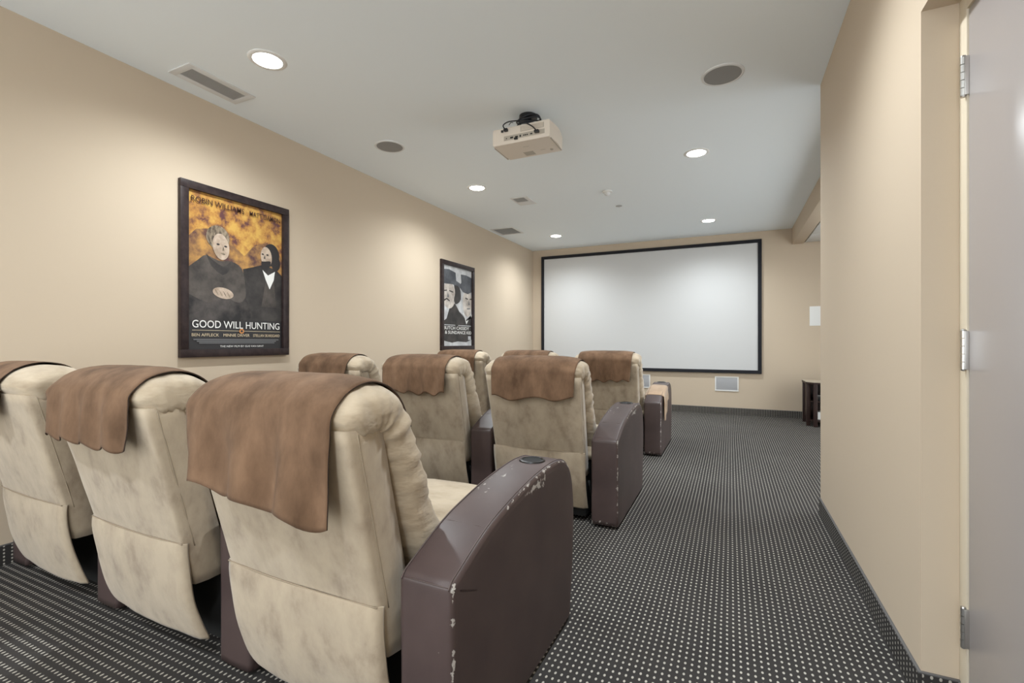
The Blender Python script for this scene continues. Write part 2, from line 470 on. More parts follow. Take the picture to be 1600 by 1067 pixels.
# ------------------------------------------------------------------ projector
def build_projector():
    p = empty('projector', (-1.40, 3.30, 2.625))
    tag(p, 'beige ceiling projector with black cables hanging above second row', 'projector')
    w, l, h = 0.228, 0.148, 0.130
    rings = []
    prof = [(-l, 0.0), (-l + .006, .012), (0.0, .017), (l * .6, .012), (l, -.008)]
    # plan outline with bulged sides, lofted upward with a tucked-in base
    def outline(inset):
        pts = []
        for k in range(9):
            t = k / 8; y = -l + inset + t * 2 * (l - inset)
            pts.append((w - inset + 0.014 * math.sin(math.pi * t) - 0.02 * max(0, t - .7), y))
        for k in range(9):
            t = 1 - k / 8; y = -l + inset + t * 2 * (l - inset)
            pts.append((-(w - inset + 0.014 * math.sin(math.pi * t) - 0.02 * max(0, t - .7)), y))
        return pts
    for ins, z in ((.014, 0.0), (.005, 0.003), (.001, 0.010), (0, .020), (0, h - .02), (.003, h - .008), (.010, h - .001), (.016, h)):
        rings.append([(x, y, z) for x, y in outline(ins)])
    me = loft('body', rings); me.set_sharp_from_angle(angle=math.radians(35))
    body = link('body', me, M['projector'], p)
    # connector bay on the rear face (towards the viewer)
    box('connector_panel', M['projector_grey'], -0.135, 0.190, -l - .0015, -l + .004, 0.028, 0.062, 0.001, body)
    box('exhaust_grille', M['projector_grey'], 0.0, 0.185, -l - .0015, -l + .004, 0.074, 0.112, 0.001, body)
    for k in range(7):
        box('grille_bar', M['projector'], 0.006, 0.180, -l - .004, -l - .001, 0.077 + k * .005, 0.0795 + k * .005, 0, body)
    for x, ww, hh in ((-.112, .006, .006), (-.07, .022, .009), (-.03, .022, .009), (.0, .010, .014), (.028, .008, .008), (.042, .008, .008), (.056, .008, .008), (.088, .016, .008)):
        box('socket', M['black_plastic'], x - ww / 2, x + ww / 2, -l - .006, -l - .001, 0.042 - hh / 2, 0.042 + hh / 2, 0, body)
    box('plug', M['black_plastic'], 0.118, 0.152, -l - .030, -l - .001, 0.036, 0.054, 0.004, body)
    box('plug', M['black_plastic'], -0.128, -0.098, -l - .026, -l - .001, 0.092, 0.112, 0.004, body)
    box('plug', M['black_plastic'], -0.155, -0.138, -l - .012, -l - .001, 0.092, 0.108, 0.003, body)
    box('dongle', M['black_plastic'], -0.048, -0.020, -l - .014, -l - .001, 0.020, 0.034, 0.003, body)
    for s in (-1, 1):
        box('side_rail', M['projector_grey'], s * (w - .002) - .004, s * (w - .002) + .004, -l + .03, l - .03, -0.003, 0.004, 0.001, body)
    link('foot', lathe('foot', [(.0005, -.006), (.011, -.006), (.012, 0), (.0005, .001)], 16), M['projector_grey'], body, (0.165, 0.07, 0))
    box('base_slot', M['projector_grey'], -0.06, 0.02, 0.04, 0.11, -0.0015, 0.001, 0, body)
    box('base_slot', M['projector_grey'], -0.02, 0.03, -0.055, -0.052, -0.001, 0.001, 0, body)
    box('base_slot', M['projector_grey'], 0.08, 0.12, 0.05, 0.054, -0.001, 0.001, 0, body)
    # ceiling mount
    mnt = link('mount_pole', lathe('mount_pole', [(0.0005, h - .002), (.075, h - .002), (.075, h + .014), (.024, h + .02), (.024, H - 2.625 - .02), (.07, H - 2.625 - .018), (.07, H - 2.625 - .0005), (.0005, H - 2.625 - .0005)], 24), M['black_plastic'], p)
    # cables
    y = -l
    link('cable', tube('cable', smoothpath([(.135, y - .028, .048), (.115, y - .05, .070), (.06, y - .045, .108), (0.0, y - .03, .134), (-.02, y + .04, .165), (.03, y + .10, .19), (.03, 0, .22)], 8), .0045), M['cable'], p)
    link('cable', tube('cable', smoothpath([(-.113, y - .024, .102), (-.118, y - .048, .122), (-.08, y - .045, .142), (-.02, y - .02, .150), (.02, y + .04, .175), (.02, 0, .225)], 8), .0045), M['cable'], p)
    for k, (r, zz, dx) in enumerate(((.088, .150, .02), (.080, .168, .028), (.094, .186, .022), (.085, .204, .026))):
        pts = []
        for q in range(41):
            a = 2 * math.pi * q / 40
            pts.append((dx + r * math.cos(a), -.045 + r * .75 * math.sin(a), zz + .008 * math.sin(2 * a + k)))
        link('cable_coil', tube('cable_coil', pts, .0055), M['cable'], p)
    link('cable_tie', tube('cable_tie', [(-.055, y - .012, .146), (-.062, y - .035, .138), (-.075, y - .04, .120)], .0025), M['cable'], p)
    # lens on the far side (towards the screen)
    lm = lathe('lens', [(.0005, .012), (.026, .010), (.030, .02), (.036, .02), (.036, 0), (.0005, 0)], 24)
    lo = link('lens', lm, M['black_plastic'], body, (0.10, l - .004, .06)); lo.rotation_euler = (-math.pi / 2, 0, 0)
build_projector()

# ------------------------------------------------------------------ recliners
W_ARM, PITCH = 0.170, 0.866
ARM_C = PITCH / 2
arm_prof = smoothpath([(0.0, 0.02), (0.0, 0.28), (-0.002, 0.50), (0.006, 0.542), (0.05, 0.566), (0.19, 0.622), (0.315, 0.652), (0.455, 0.676), (0.60, 0.690), (0.70, 0.692),
                       (0.79, 0.682), (0.86, 0.650), (0.905, 0.595), (0.928, 0.52), (0.938, 0.42), (0.925, 0.22), (0.89, 0.02)], 7)
def arm_top(y):
    best = 0
    for i in range(len(arm_prof) - 1):
        (a, za), (b, zb) = arm_prof[i], arm_prof[i + 1]
        if (a <= y <= b) and zb > .4:
            best = max(best, za + (zb - za) * (y - a) / max(1e-6, b - a))
    return best

def arm_mesh(worn):
    n = len(arm_prof)
    cx = sum(p[0] for p in arm_prof) / n; cz = 0.33; cx = 0.45
    def inset(d):
        if d > .02:
            f = 1 - (d - .02) / .30
            return [(cx + (y - cx) * f, max(.02, cz + (z - cz) * f)) for y, z in inset(.02)]
        out = []
        for i, (y, z) in enumerate(arm_prof):
            a = arm_prof[max(0, i - 1)]; b = arm_prof[min(n - 1, i + 1)]
            t = Vector((b[0] - a[0], b[1] - a[1])).normalized()
            nn = Vector((t.y, -t.x))
            if nn.dot(Vector((cx - y, cz - z))) < 0: nn = -nn
            zz = max(0.02, z + nn.y * d) if i not in (0, n - 1) else 0.02
            out.append((y + nn.x * d, zz))
        return out
    w = W_ARM / 2
    spec = [(w - .001, .16), (w, .09), (w, .05), (w, .03), (w - .001, .016), (w - .004, .007), (w - .010, .001), (w - .018, 0)]
    rings = []; dists = []
    seq = [(-x, d) for x, d in spec] + [(-.05, -0.001), (-.022, -.002), (0, -0.002), (.022, -.002), (.05, -0.001)] + [(x, d) for x, d in reversed(spec)]
    for x, d in seq:
        rings.append([(x, y, z) for y, z in inset(d)])
    me = loft('arm', rings)
    for p in me.polygons:
        if all(abs(me.vertices[v].co.x) > W_ARM / 2 - .0015 for v in p.vertices): p.use_smooth = False
    me.materials.append(M['leather_worn'] if worn else M['leather'])
    if worn:
        at = me.attributes.new('wear', 'FLOAT', 'POINT')
        k = 0
        for (x, d) in seq:
            for i, (y, z) in enumerate(inset(d)):
                v = 0.0
                out_side = x > 0
                top = z > .5
                if out_side:
                    e = math.exp(-((d - .008) / .012) ** 2)
                    if top and y > .25: v = 0.46 * e
                    elif top and y > .05: v = 0.34 * e
                    elif y < .02: v = 0.47 * e                       # rear vertical edge
                    elif z < .12: v = 0.45 * e
                    if .32 < y < .72 and top:                      # the large peeled patch
                        v = max(v, 0.60 * math.exp(-((d - .035) / .024) ** 2) * math.sin(math.pi * (y - .32) / .40))
                    if z < .13 and y > .7: v = max(v, .48 * math.exp(-(d / .03) ** 2))
                elif d < .02 and z > .6 and x < 0 and y > .3: v = 0.36
                if z < .06 and y < .05: v = max(v, .42)
                at.data[k].value = v; k += 1
    return me
ARM_ME = {True: arm_mesh(True), False: arm_mesh(False)}
def arm_edge(x, lift=0.0015):
    return [(x, y, z + lift) for y, z in arm_prof if z > 0.53 and y < .90]
SEAM_ME = {}
for s in (-1, 1):
    SEAM_ME[s] = tube('edge_seam', [(x, y - (0.001), z) for x, y, z in arm_edge(s * (W_ARM / 2 - .012), 0.0)], 0.0024, 6)
    SEAM_ME[s].materials.append(M['leather_seam'])
ys = 0.19
SEAM_ME[0] = tube('cross_seam', [(-W_ARM / 2 + .008, ys, arm_top(ys) - .003), (-.05, ys, arm_top(ys) + .0008), (.05, ys, arm_top(ys) + .0008), (W_ARM / 2 - .008, ys, arm_top(ys) - .003)], 0.0016, 6)
SEAM_ME[0].materials.append(M['leather_seam'])
REAR_SEAM = tube('rear_seam', [(-W_ARM / 2 + .010, .003, .535), (-.04, -.0005, .538), (.04, -.0005, .538), (W_ARM / 2 - .010, .003, .535)], 0.002, 6)
REAR_SEAM.materials.append(M['leather_seam'])
CUP_ME = lathe('cup_ring', [(.036, -.004), (.038, .004), (.042, .008), (.048, .007), (.051, .002), (.051, -.010)], 32); CUP_ME.materials.append(M['black_plastic'])
CUPIN_ME = lathe('cup_well_shade', [(.0005, .0015), (.03, .0015), (.038, .003)], 32); CUPIN_ME.materials.append(M['black_matte'])  # flat dark disc stands in for the shaded depth of the cup

def build_arm(parent, x, worn):
    a = link('armrest', ARM_ME[worn], None, parent, (x, 0, 0))
    for s in (-1, 1): link('edge_seam', SEAM_ME[s], None, a)
    link('cross_seam', SEAM_ME[0], None, a)
    link('rear_seam', REAR_SEAM, None, a)
    c = link('cup_holder', CUP_ME, None, a, (0, 0.68, arm_top(.68) - .001))
    link('cup_well_shade', CUPIN_ME, None, a, (0, 0.68, arm_top(.68) + .001))
    return a

# --- back cushion that rolls over the top
HW, PEX = 0.332, 0.52
cush_ctrl = [(0.20, .42, .070), (.150, .53, .078), (.085, .67, .078), (.035, .80, .078), (-.005, .90, .080), (-.045, .957, .082), (-.095, .972, .082), (-.150, .958, .078), (-.188, .930, .058)]
CP = smoothpath(cush_ctrl, 7)
def path_frame(i):
    a = CP[max(0, i - 1)]; b = CP[min(len(CP) - 1, i + 1)]
    t = Vector((b[0] - a[0], b[1] - a[1])).normalized()
    return Vector((t.y, -t.x))             # outward: front when going up, over the top towards rear
def sup(c, p): return math.copysign(abs(c) ** p, c)
def cushion_mesh(seed):
    rings = []; n = 44
    s_len = 0
    for i, (y, z, T) in enumerate(CP):
        if i: s_len += math.hypot(y - CP[i - 1][0], z - CP[i - 1][1])
        nn = path_frame(i)
        # two horizontal channels make the cushion swell in three lobes
        chan = 1.0 - 0.10 * math.exp(-((s_len - .21) / .03) ** 2) - 0.10 * math.exp(-((s_len - .42) / .025) ** 2)
        endw = 1.0
        if i < 3: endw = .9 + .033 * i
        if i > len(CP) - 5: endw = 1.0 - .02 * (i - len(CP) + 5)
        r = []
        for k in range(n):
            a = 2 * math.pi * k / n
            cx, sx = sup(math.cos(a), PEX), sup(math.sin(a), PEX * 1.1)
            edge = abs(cx) ** 4
            wr = noise.noise(Vector((cx * 2.0 + seed * 7.1, s_len * 38.0, seed * 3.3 + sx))) * 0.008 * (0.25 + edge)
            wr += noise.noise(Vector((cx * 5 + seed, s_len * 9.0, 4.0))) * 0.005
            x = (HW * endw + wr * 1.1 * (1 if abs(cx) > .8 else 0)) * cx
            off = (T * chan + wr) * sx
            r.append((x, y + nn.x * off, z + nn.y * off))
        rings.append(r)
    # soft end caps
    def shrink(r, f):
        c = [sum(v[q] for v in r) / len(r) for q in range(3)]
        return [tuple(c[q] + (v[q] - c[q]) * f for q in range(3)) for v in r]
    rings = [shrink(rings[0], .5)] + rings
    last = rings[-1]
    lastn = [(v[0] * .985, v[1] - .004, v[2] - .010) for v in shrink(last, .8)]
    rings.append(lastn); rings.append([(v[0], v[1] + .004, v[2] - .004) for v in shrink(lastn, .5)])
    me = loft('back_cushion', rings); me.materials.append(M['suede_cushion'])
    return me

def rear_y(z):        # rear surface of the backrest shell
    return -0.088 - (z - .46) / (.925 - .46) * 0.118
def shell_mesh(seed):
    rings = []; nz_ = 16
    for i in range(nz_ + 1):
        z = .30 + (.935 - .30) * i / nz_
        yr = rear_y(z); yf = yr + .135
        hw = .306 + .012 * i / nz_
        rc = .016; r = []
        corners = [(-hw, yf, 1, 0), (-hw, yr, 0, 1), (hw, yr, -1, 0), (hw, yf, 0, -1)]
        pts = []
        for k in range(13):                       # rear face, slightly domed
            t = k / 12; x = -hw + rc + t * 2 * (hw - rc)
            dome = .012 * (1 - (2 * t - 1) ** 2) * math.sin(math.pi * min(1, (i + .3) / nz_))
            wob = .004 * noise.noise(Vector((x * 6 + seed * 9, z * 7, seed)))
            pts.append((x, yr - dome - wob, z))
        pts.append((hw - .003, yr + .006, z)); pts.append((hw, yr + rc, z))
        sw_ = .006 * noise.noise(Vector((z * 16, seed * 5, 1.0)))
        pts.append((hw + .004 + sw_, yr + .045, z)); pts.append((hw + sw_, yr + .09, z)); pts.append((hw - .01, yf, z))
        pts.append((-hw + .01, yf, z)); pts.append((-hw - sw_, yr + .09, z)); pts.append((-hw - .004 - sw_, yr + .045, z))
        pts.append((-hw, yr + rc, z)); pts.append((-hw + .003, yr + .006, z))
        rings.append(pts)
    me = loft('back_shell', rings); me.materials.append(M['suede'])
    return me

def skirt_mesh(seed):
    prof = smoothpath([(-.0890, .457), (-.0905, .445), (-.0905, .41), (-.084, .35), (-.067, .25), (-.040, .15), (-.020, .092)], 4)
    m = 22; vs_, fs = [], []
    hw = .318
    for j, (y, z) in enumerate(prof):
        f = j / (len(prof) - 1)
        w = hw
        wl = hw - .085 * (1 - math.sqrt(max(0, 1 - max(0, (f - .76) / .24) ** 2)))   # rounded left lower corner
        for k in range(m + 1):
            t = 2 * k / m - 1
            x = (w if t > 0 else wl) * t
            bow = .006 * noise.noise(Vector((x * 5 + seed * 4, z * 6, seed * 2)))
            wrap = .012 * max(0, (abs(t) - .90) / .10) ** 2 - .012 * (1 - t * t)
            vs_.append((x, y + bow + wrap, z + .006 * noise.noise(Vector((x * 9, seed, 0))) * f))
    for j in range(len(prof) - 1):
        for k in range(m):
            a = j * (m + 1) + k
            fs.append((a, a + 1, a + m + 2, a + m + 1))
    me = pymesh('rear_skirt', vs_, fs); me.materials.append(M['suede'])
    return me

def seat_mesh():
    rings = []
    for i in range(15):
        t = i / 14; y = .12 + t * .76
        hh = .075 * (1 - abs(2 * t - 1) ** 6 * .75)
        zc = .41 + .02 * t
        r = []
        for k in range(28):
            a = 2 * math.pi * k / 28
            cx, sz = sup(math.cos(a), .45), sup(math.sin(a), .6)
            r.append((.343 * cx, y, zc + hh * sz + (.012 * (1 - cx * cx) if sz > 0 else 0)))
        rings.append(r)
    me = loft('seat_cushion', rings); me.materials.append(M['suede_cushion'])
    return me
SEAT_ME = seat_mesh()
BASE_ME = box_me('seat_base', -.30, .30, .06, .84, .03, .36, .01); BASE_ME.materials.append(M['black_matte'])
FOOT_ME = box_me('footrest_panel', -.335, .335, .845, .905, .10, .43, .022, 3); FOOT_ME.materials.append(M['suede'])
MECH_ME = tube('recline_bar', [(.325, .04, .27), (.326, .06, .22), (.325, .10, .16), (.33, .3, .14)], .008, 8); MECH_ME.materials.append(M['black_matte'])
MECH2_ME = tube('recline_bar', [(-.325, .04, .27), (-.326, .06, .22), (-.325, .10, .16), (-.33, .3, .14)], .008, 8); MECH2_ME.materials.append(M['black_matte'])
CU = [cushion_mesh(s) for s in (1, 2, 3)]; SH = [shell_mesh(s) for s in (1, 2, 3)]; SK = [skirt_mesh(s) for s in (1, 2, 3)]
def stitch(s):
    pts = []
    for i in range(15):
        z = .44 + i / 14 * (.925 - .44)
        pts.append((s * (.306 + .012 * (z - .41) / .545 + .0035), rear_y(z) + .034, z))
    me = tube('side_stitch', pts, .0022, 6); me.materials.append(M['seam']); return me
ST = {s: stitch(s) for s in (-1, 1)}
SEAMLINE = tube('panel_seam', [(x / 10 * .306, rear_y(.45) - .0125 * (1 - (x / 10) ** 2) - .003, .457) for x in range(-10, 11)], .0022, 6); SEAMLINE.materials.append(M['seam'])

def recliner(loc, rz, label, seed, arms, group, back=0.0):
    c = empty('recliner', loc, rz)
    tag(c, label, 'recliner', group)
    sh = link('back_shell', SH[seed % 3], None, c)
    for s in (-1, 1): link('side_stitch', ST[s], None, sh)
    link('back_cushion', CU[seed % 3], None, c)
    sk = link('rear_skirt', SK[seed % 3], None, c)
    mod = sk.modifiers.new('thickness', 'SOLIDIFY'); mod.thickness = .007; mod.offset = -1
    link('panel_seam', SEAMLINE, None, sk)
    link('seat_cushion', SEAT_ME, None, c)
    link('seat_base', BASE_ME, None, c)
    link('footrest_panel', FOOT_ME, None, c)
    link('recline_bar', MECH_ME, None, c); link('recline_bar', MECH2_ME, None, c)
    for ch in c.children:
        if ch.name.split('.')[0] in ('back_shell', 'back_cushion', 'rear_skirt'): ch.location.y += back
    c['back_set'] = back
    for side, worn in arms: build_arm(c, side * ARM_C, worn)
    return c

# --- brown suede throws laid over the headrests
def throw_mesh(x0, x1, x0b, x1b, hemL, hemR, folds, amp, seed, front=26):
    i0 = front
    outer = []
    for i in range(i0, len(CP) - 3):
        y, z, T = CP[i]; nn = path_frame(i)
        outer.append((y, z, nn, T))
    nx = 46; nd = 22
    vs_, fs = [], []
    rows = len(outer) + nd
    def curve_pt(i, xr):
        y, z, nn, T = outer[i]
        q = min(.995, abs(xr) / HW)
        fac = (1 - q ** (2 / PEX)) ** (PEX * 1.1 / 2)
        off = T * fac + .008
        return y + nn.x * off, z + nn.y * off
    for k in range(nx + 1):
        u = k / nx
        xt = x0 + (x1 - x0) * u; xb = x0b + (x1b - x0b) * u
        col = []
        ymin = 1e9
        for i in range(len(outer)):
            y, z = curve_pt(i, xt)
            rip = amp * .15 * noise.noise(Vector((xt * 9, i * .12, seed * 5.0)))
            nn = outer[i][2]
            col.append((xt + (i / len(outer)) * 0.0, y + nn.x * abs(rip), z + nn.y * abs(rip)))
        ye, ze = col[-1][1], col[-1][2]
        hem = hemL + (hemR - hemL) * u + .010 * noise.noise(Vector((u * 6, seed * 3.1, 0)))
        for j in range(1, nd + 1):
            t = j / nd
            z = ze + (hem - ze) * t
            env = min(1, t * 1.6)
            fold = amp * env * (math.sin(u * folds * 2 * math.pi + seed + .8 * math.sin(3 * u + seed)) * .6 + .6 * noise.noise(Vector((u * 7, t * 1.2, seed * 2.0))))
            y = ye - .012 * math.sin(min(1, t * 3) * math.pi / 2) + fold * .75 - .012 * t * (amp > .02)
            y = min(y, rear_y(max(z, .46)) - .014)
            x = xt + (xb - xt) * t + .15 * amp * env * math.cos(u * folds * 2 * math.pi + seed)
            col.append((x, y, z - .012 * env * math.sin(u * folds * 2 * math.pi + seed + .5)))
        for _ in range(5):
            col = [col[0]] + [tuple((col[q - 1][c] + 2 * col[q][c] + col[q + 1][c]) / 4 for c in range(3)) if len(outer) - 5 < q < len(outer) + 7 else col[q] for q in range(1, len(col) - 1)] + [col[-1]]
        vs_ += col
    R = rows
    for k in range(nx):
        for i in range(R - 1):
            a = k * R + i
            fs.append((a, a + 1, a + R + 1, a + R))
    me = pymesh('headrest_throw', vs_, fs)
    me.materials.append(M['throw']); me.materials.append(M['throw_rim'])
    return me
def throw(chair, label, seed, x0, x1, x0b, x1b, hl, hr, folds, amp, front=26):
    me = throw_mesh(x0, x1, x0b, x1b, hl, hr, folds, amp, seed, front)
    o = link('headrest_throw', me)
    o.location = chair.location + Vector((0, chair['back_set'], 0)); o.rotation_euler = chair.rotation_euler
    md = o.modifiers.new('thickness', 'SOLIDIFY'); md.thickness = .0035; md.offset = 0; md.material_offset_rim = 1
    tag(o, label, 'throw', 'brown suede throws over the headrests')
    return o

def row(x_end, y_end, ang, labels, group, pitch=PITCH, end_worn=True, seeds=(0, 1, 2), end_shift=0.0, back=0.0):
    out = []
    ca, sa = math.cos(ang), math.sin(ang)
    for k in range(3):
        d = -(ARM_C + k * pitch)
        arms = [(1, end_worn if k == 0 else False)]
        if k == 2: arms.append((-1, False))
        c = (recliner((x_end + d * ca, y_end + d * sa, 0), ang, labels[k], seeds[k], arms, group, back))
        if k == 0:
            for ch in c.children:
                if ch.name.startswith('armrest'): ch.location.y += end_shift
        out.append(c)
    return out
RA = row(-.705, 1.055, math.radians(-1.2), [
    'cream suede recliner nearest the camera, with worn brown leather arm on the aisle',
    'cream suede recliner in the nearest row, middle seat of three',
    'cream suede recliner in the nearest row, cut off by the left edge'], 'recliners in the nearest row', end_shift=-0.065, back=-0.012)
RB = row(-.705, 2.86, 0.0, [
    'cream suede recliner at the aisle end of the second row',
    'cream suede recliner in the second row, middle seat of three',
    'cream suede recliner in the second row, beside the left wall'], 'recliners in the second row', seeds=(1, 2, 0), back=0.055)
RC = row(-.710, 4.87, 0.0, [
    'cream suede recliner at the aisle end of the front row, below the screen',
    'cream suede recliner in the front row, middle seat, mostly hidden',
    'cream suede recliner in the front row, under the small poster by left wall'], 'recliners in the front row', seeds=(2, 0, 1))

throw(RA[0], 'long brown suede throw over headrest of the recliner nearest the camera', 1, -.285, .290, -.275, .275, .765, .705, 3.2, .034)
throw(RA[1], 'brown suede throw over headrest of the middle recliner in nearest row', 2, -.305, .275, -.285, .265, .815, .795, 4.2, .026)
throw(RA[2], 'brown suede throw over headrest of the recliner at the left edge', 3, -.31, .15, -.30, .12, .83, .84, 3.0, .024)
throw(RB[0], 'neat brown suede throw over headrest of second-row recliner at the aisle', 4, -.262, .300, -.258, .290, .795, .805, 2.0, .008)
throw(RB[1], 'brown suede throw with vertical folds over headrest of middle second-row recliner', 5, -.285, .255, -.28, .245, .80, .795, 4.0, .016)
throw(RB[2], 'rumpled brown suede throw over headrest of second-row recliner by left wall', 6, -.27, .24, -.26, .22, .79, .78, 2.6, .026)
throw(RC[0], 'brown suede throw over headrest of front-row recliner at the aisle', 7, -.275, .27, -.27, .245, .755, .765, 4.0, .012)
throw(RC[1], 'brown suede throw over headrest of middle front-row recliner', 8, -.27, .255, -.26, .24, .77, .77, 3.0, .012)
throw(RC[2], 'brown suede throw over headrest of front-row recliner by left wall', 9, -.28, .24, -.27, .23, .77, .77, 3.0, .012)

# tan cloth draped over the front-row end arm
def arm_cloth():
    c = RC[0]
    x_arm = c.location.x + ARM_C
    vs_, fs = [], []
    n = 34; ny = 26
    w = W_ARM / 2 + .006
    for j in range(ny + 1):
        v = j / ny; y = .13 + v * .33
        top = arm_top(y) + .006
        hang = .22 + .05 * math.sin(v * 5 + .5) - .06 * v
        for k in range(n + 1):
            u = k / n
            L = u * (2 * w + hang + .06)
            fold = .010 * math.sin(v * 17) + .006 * noise.noise(Vector((v * 6, u * 3, 2)))
            if L < .06:
                x, z = -w - .003 + .2 * fold, top - .012 - (.06 - L)
            elif L < .06 + 2 * w:
                q = (L - .06) / (2 * w)
                x = -w + 2 * w * q; e = abs(2 * q - 1)
                z = top - .014 * e ** 6
            else:
                dd = L - .06 - 2 * w
                x = w + .004 + max(0, fold + .006) * min(1, dd / .08); z = top - .014 - dd
            vs_.append((x, y + (.015 * math.sin(u * 6)), z))
    for j in range(ny):
        for k in range(n):
            a = j * (n + 1) + k
            fs.append((a, a + 1, a + n + 2, a + n + 1))
    me = pymesh('arm_cloth', vs_, fs); me.materials.append(M['throw_tan'])
    o = link('arm_cloth', me, None, None, (x_arm, c.location.y, 0))
    md = o.modifiers.new('thickness', 'SOLIDIFY'); md.thickness = .004; md.offset = 0
    tag(o, 'tan cloth draped over the aisle arm of the front-row recliner', 'cloth')
arm_cloth()

# ------------------------------------------------------------------ posters
def text_me(body, height, width=None, align='LEFT', depth=0.0002, bold=0.0):
    cu = bpy.data.curves.new('lettering', 'FONT')
    cu.body = body; cu.size = 1.0; cu.extrude = depth; cu.offset = bold; cu.resolution_u = 3
    ob = bpy.data.objects.new('tmp', cu); COL.objects.link(ob)
    bpy.context.view_layer.update()
    dg = bpy.context.evaluated_depsgraph_get()
    me = bpy.data.meshes.new_from_object(ob.evaluated_get(dg))
    bpy.data.objects.remove(ob); bpy.data.curves.remove(cu)
    xs = [v.co.x for v in me.vertices]; ys_ = [v.co.y for v in me.vertices]
    w = max(xs) - min(xs); h = max(ys_) - min(ys_)
    sy = height / h; sx = (width / w) if width else sy
    x0, y0 = min(xs), min(ys_)
    for v in me.vertices:
        v.co = Vector((v.co.z, (v.co.x - x0) * sx, (v.co.y - y0) * sy))
    return me

class Print:
    """flat print: a = 0..1 left to right, b = 0..1 top to bottom"""
    def __init__(s, root, w, h, x): s.r, s.w, s.h, s.x, s.n = root, w, h, x, 0
    def xyz(s, a, b): return ((a - .5) * s.w, (.5 - b) * s.h)
    def poly(s, name, mat, pts, smooth_n=0):
        if smooth_n: pts = smoothpath(list(pts) + [pts[0]], smooth_n)[:-1]
        s.n += 1
        x = s.x + s.n * .00025
        me = pymesh(name, [(x, *s.xyz(a, b)) for a, b in pts], [tuple(range(len(pts)))], False)
        return link(name, me, mat, s.r)
    def ell(s, name, mat, a, b, ra, rb, rot=0):
        pts = []
        for k in range(28):
            t = 2 * math.pi * k / 28
            u, v = ra * s.w * math.cos(t), rb * s.h * math.sin(t)
            c_, s_ = math.cos(rot), math.sin(rot)
            pts.append((a + (u * c_ - v * s_) / s.w, b + (u * s_ + v * c_) / s.h))
        return s.poly(name, mat, pts)
    def text(s, body, mat, a0, a1, b, hh, bold=0.0):
        s.n += 1
        me = text_me(body, hh * s.h, (a1 - a0) * s.w, bold=bold)
        y, z = s.xyz(a0, b)
        return link('lettering', me, mat, s.r, (s.x + s.n * .00025, y, z))

def framed(name, yc, zc, w, h, fw, label):
    p = empty(name, (XL, yc, zc)); tag(p, label, 'poster', 'framed posters on the left wall')
    for a in ((-w / 2, w / 2, h / 2 - fw, h / 2), (-w / 2, w / 2, -h / 2, -h / 2 + fw), (-w / 2, -w / 2 + fw, -h / 2 + fw, h / 2 - fw), (w / 2 - fw, w / 2, -h / 2 + fw, h / 2 - fw)):
        box('frame_rail', M['frame_wood'], 0.0005, 0.032, a[0], a[1], a[2], a[3], 0.003, p)
    return p
def flat(name, c, rough=.35): return plain(name, c, rough, spec=.4)
gold = mottled('autumn_print', (0.12, 0.05, 0.05), (0.60, 0.36, 0.09), 13, .35, 8, .36, .62, c3=(0.45, .22, .06))
gold_dark = mottled('shade_print', (0.10, 0.05, 0.05), (0.50, 0.27, 0.08), 12, .35, 8, .36, .66)
coat = mottled('coat_print', (0.035, 0.03, 0.028), (0.13, 0.11, 0.095), 7, .35, 5, .3, .75)
coat2 = mottled('jacket_print', (0.022, 0.02, 0.02), (0.075, 0.066, 0.06), 7, .35, 5, .3, .75)
trouser = mottled('trouser_print', (0.02, 0.018, 0.018), (0.13, 0.11, 0.10), 6, .35, 4, .4, .8)
skin = mottled('skin_print', (0.36, .27, .20), (0.60, .48, .38), 14, .35, 3)
hairA = mottled('hair_print', (0.06, .045, .035), (0.34, .27, .19), 22, .35, 4, stretch=(1, 2.5, 1))
hairB = flat('dark_hair_print', (0.022, .018, .018))
ink = flat('dark_ink', (0.020, 0.018, 0.019)); white_ink = flat('white_ink', (0.80, .79, .76)); cream_ink = flat('cream_ink', (0.62, .50, .33))
brown_ink = flat('brown_ink', (0.055, .022, .015)); grey_ink = flat('grey_ink', (0.16, .16, .165)); orange_ink = flat('orange_ink', (0.55, .22, .06))
gold_ink = flat('gold_ink', (0.42, .20, .05))

p1 = framed('film_poster', 2.355, 1.655, 0.86, 1.222, 0.055, 'large framed poster with golden foliage and two seated figures, left wall nearest camera')
pr = Print(p1, .75, 1.112, 0.008)
pr.poly('backing', gold, [(0, 0), (1, 0), (1, 1), (0, 1)])
pr.poly('shade', gold_dark, [(0, .30), (.08, .24), (.2, .22), (.34, .20), (.44, .30), (.56, .36), (.66, .28), (.8, .24), (.94, .26), (1, .34), (1, .6), (0, .6)])
pr.poly('ground', ink, [(0, .66), (.2, .72), (.5, .68), (.8, .64), (1, .62), (1, 1), (0, 1)])
# right figure, plain print
pr.poly('figure_jacket', coat2, [(.545, .45), (.66, .425), (.76, .40), (.93, .42), (1, .46), (1, .80), (.56, .80), (.57, .62)])
pr.poly('figure_shirt', white_ink, [(.765, .435), (.83, .47), (.915, .435), (.90, .50), (.85, .57), (.80, .50)])
pr.ell('figure_hair', hairB, .870, .318, .098, .082)
pr.ell('figure_hair', hairB, .925, .375, .055, .055)
pr.ell('figure_head', skin, .810, .338, .066, .072, -.1)
pr.poly('figure_beard', hairB, [(.750, .375), (.79, .372), (.86, .366), (.850, .405), (.80, .428), (.757, .41)], 4)
pr.poly('figure_vest', coat, [(.80, .52), (.85, .575), (.90, .51), (.93, .70), (.75, .70)])
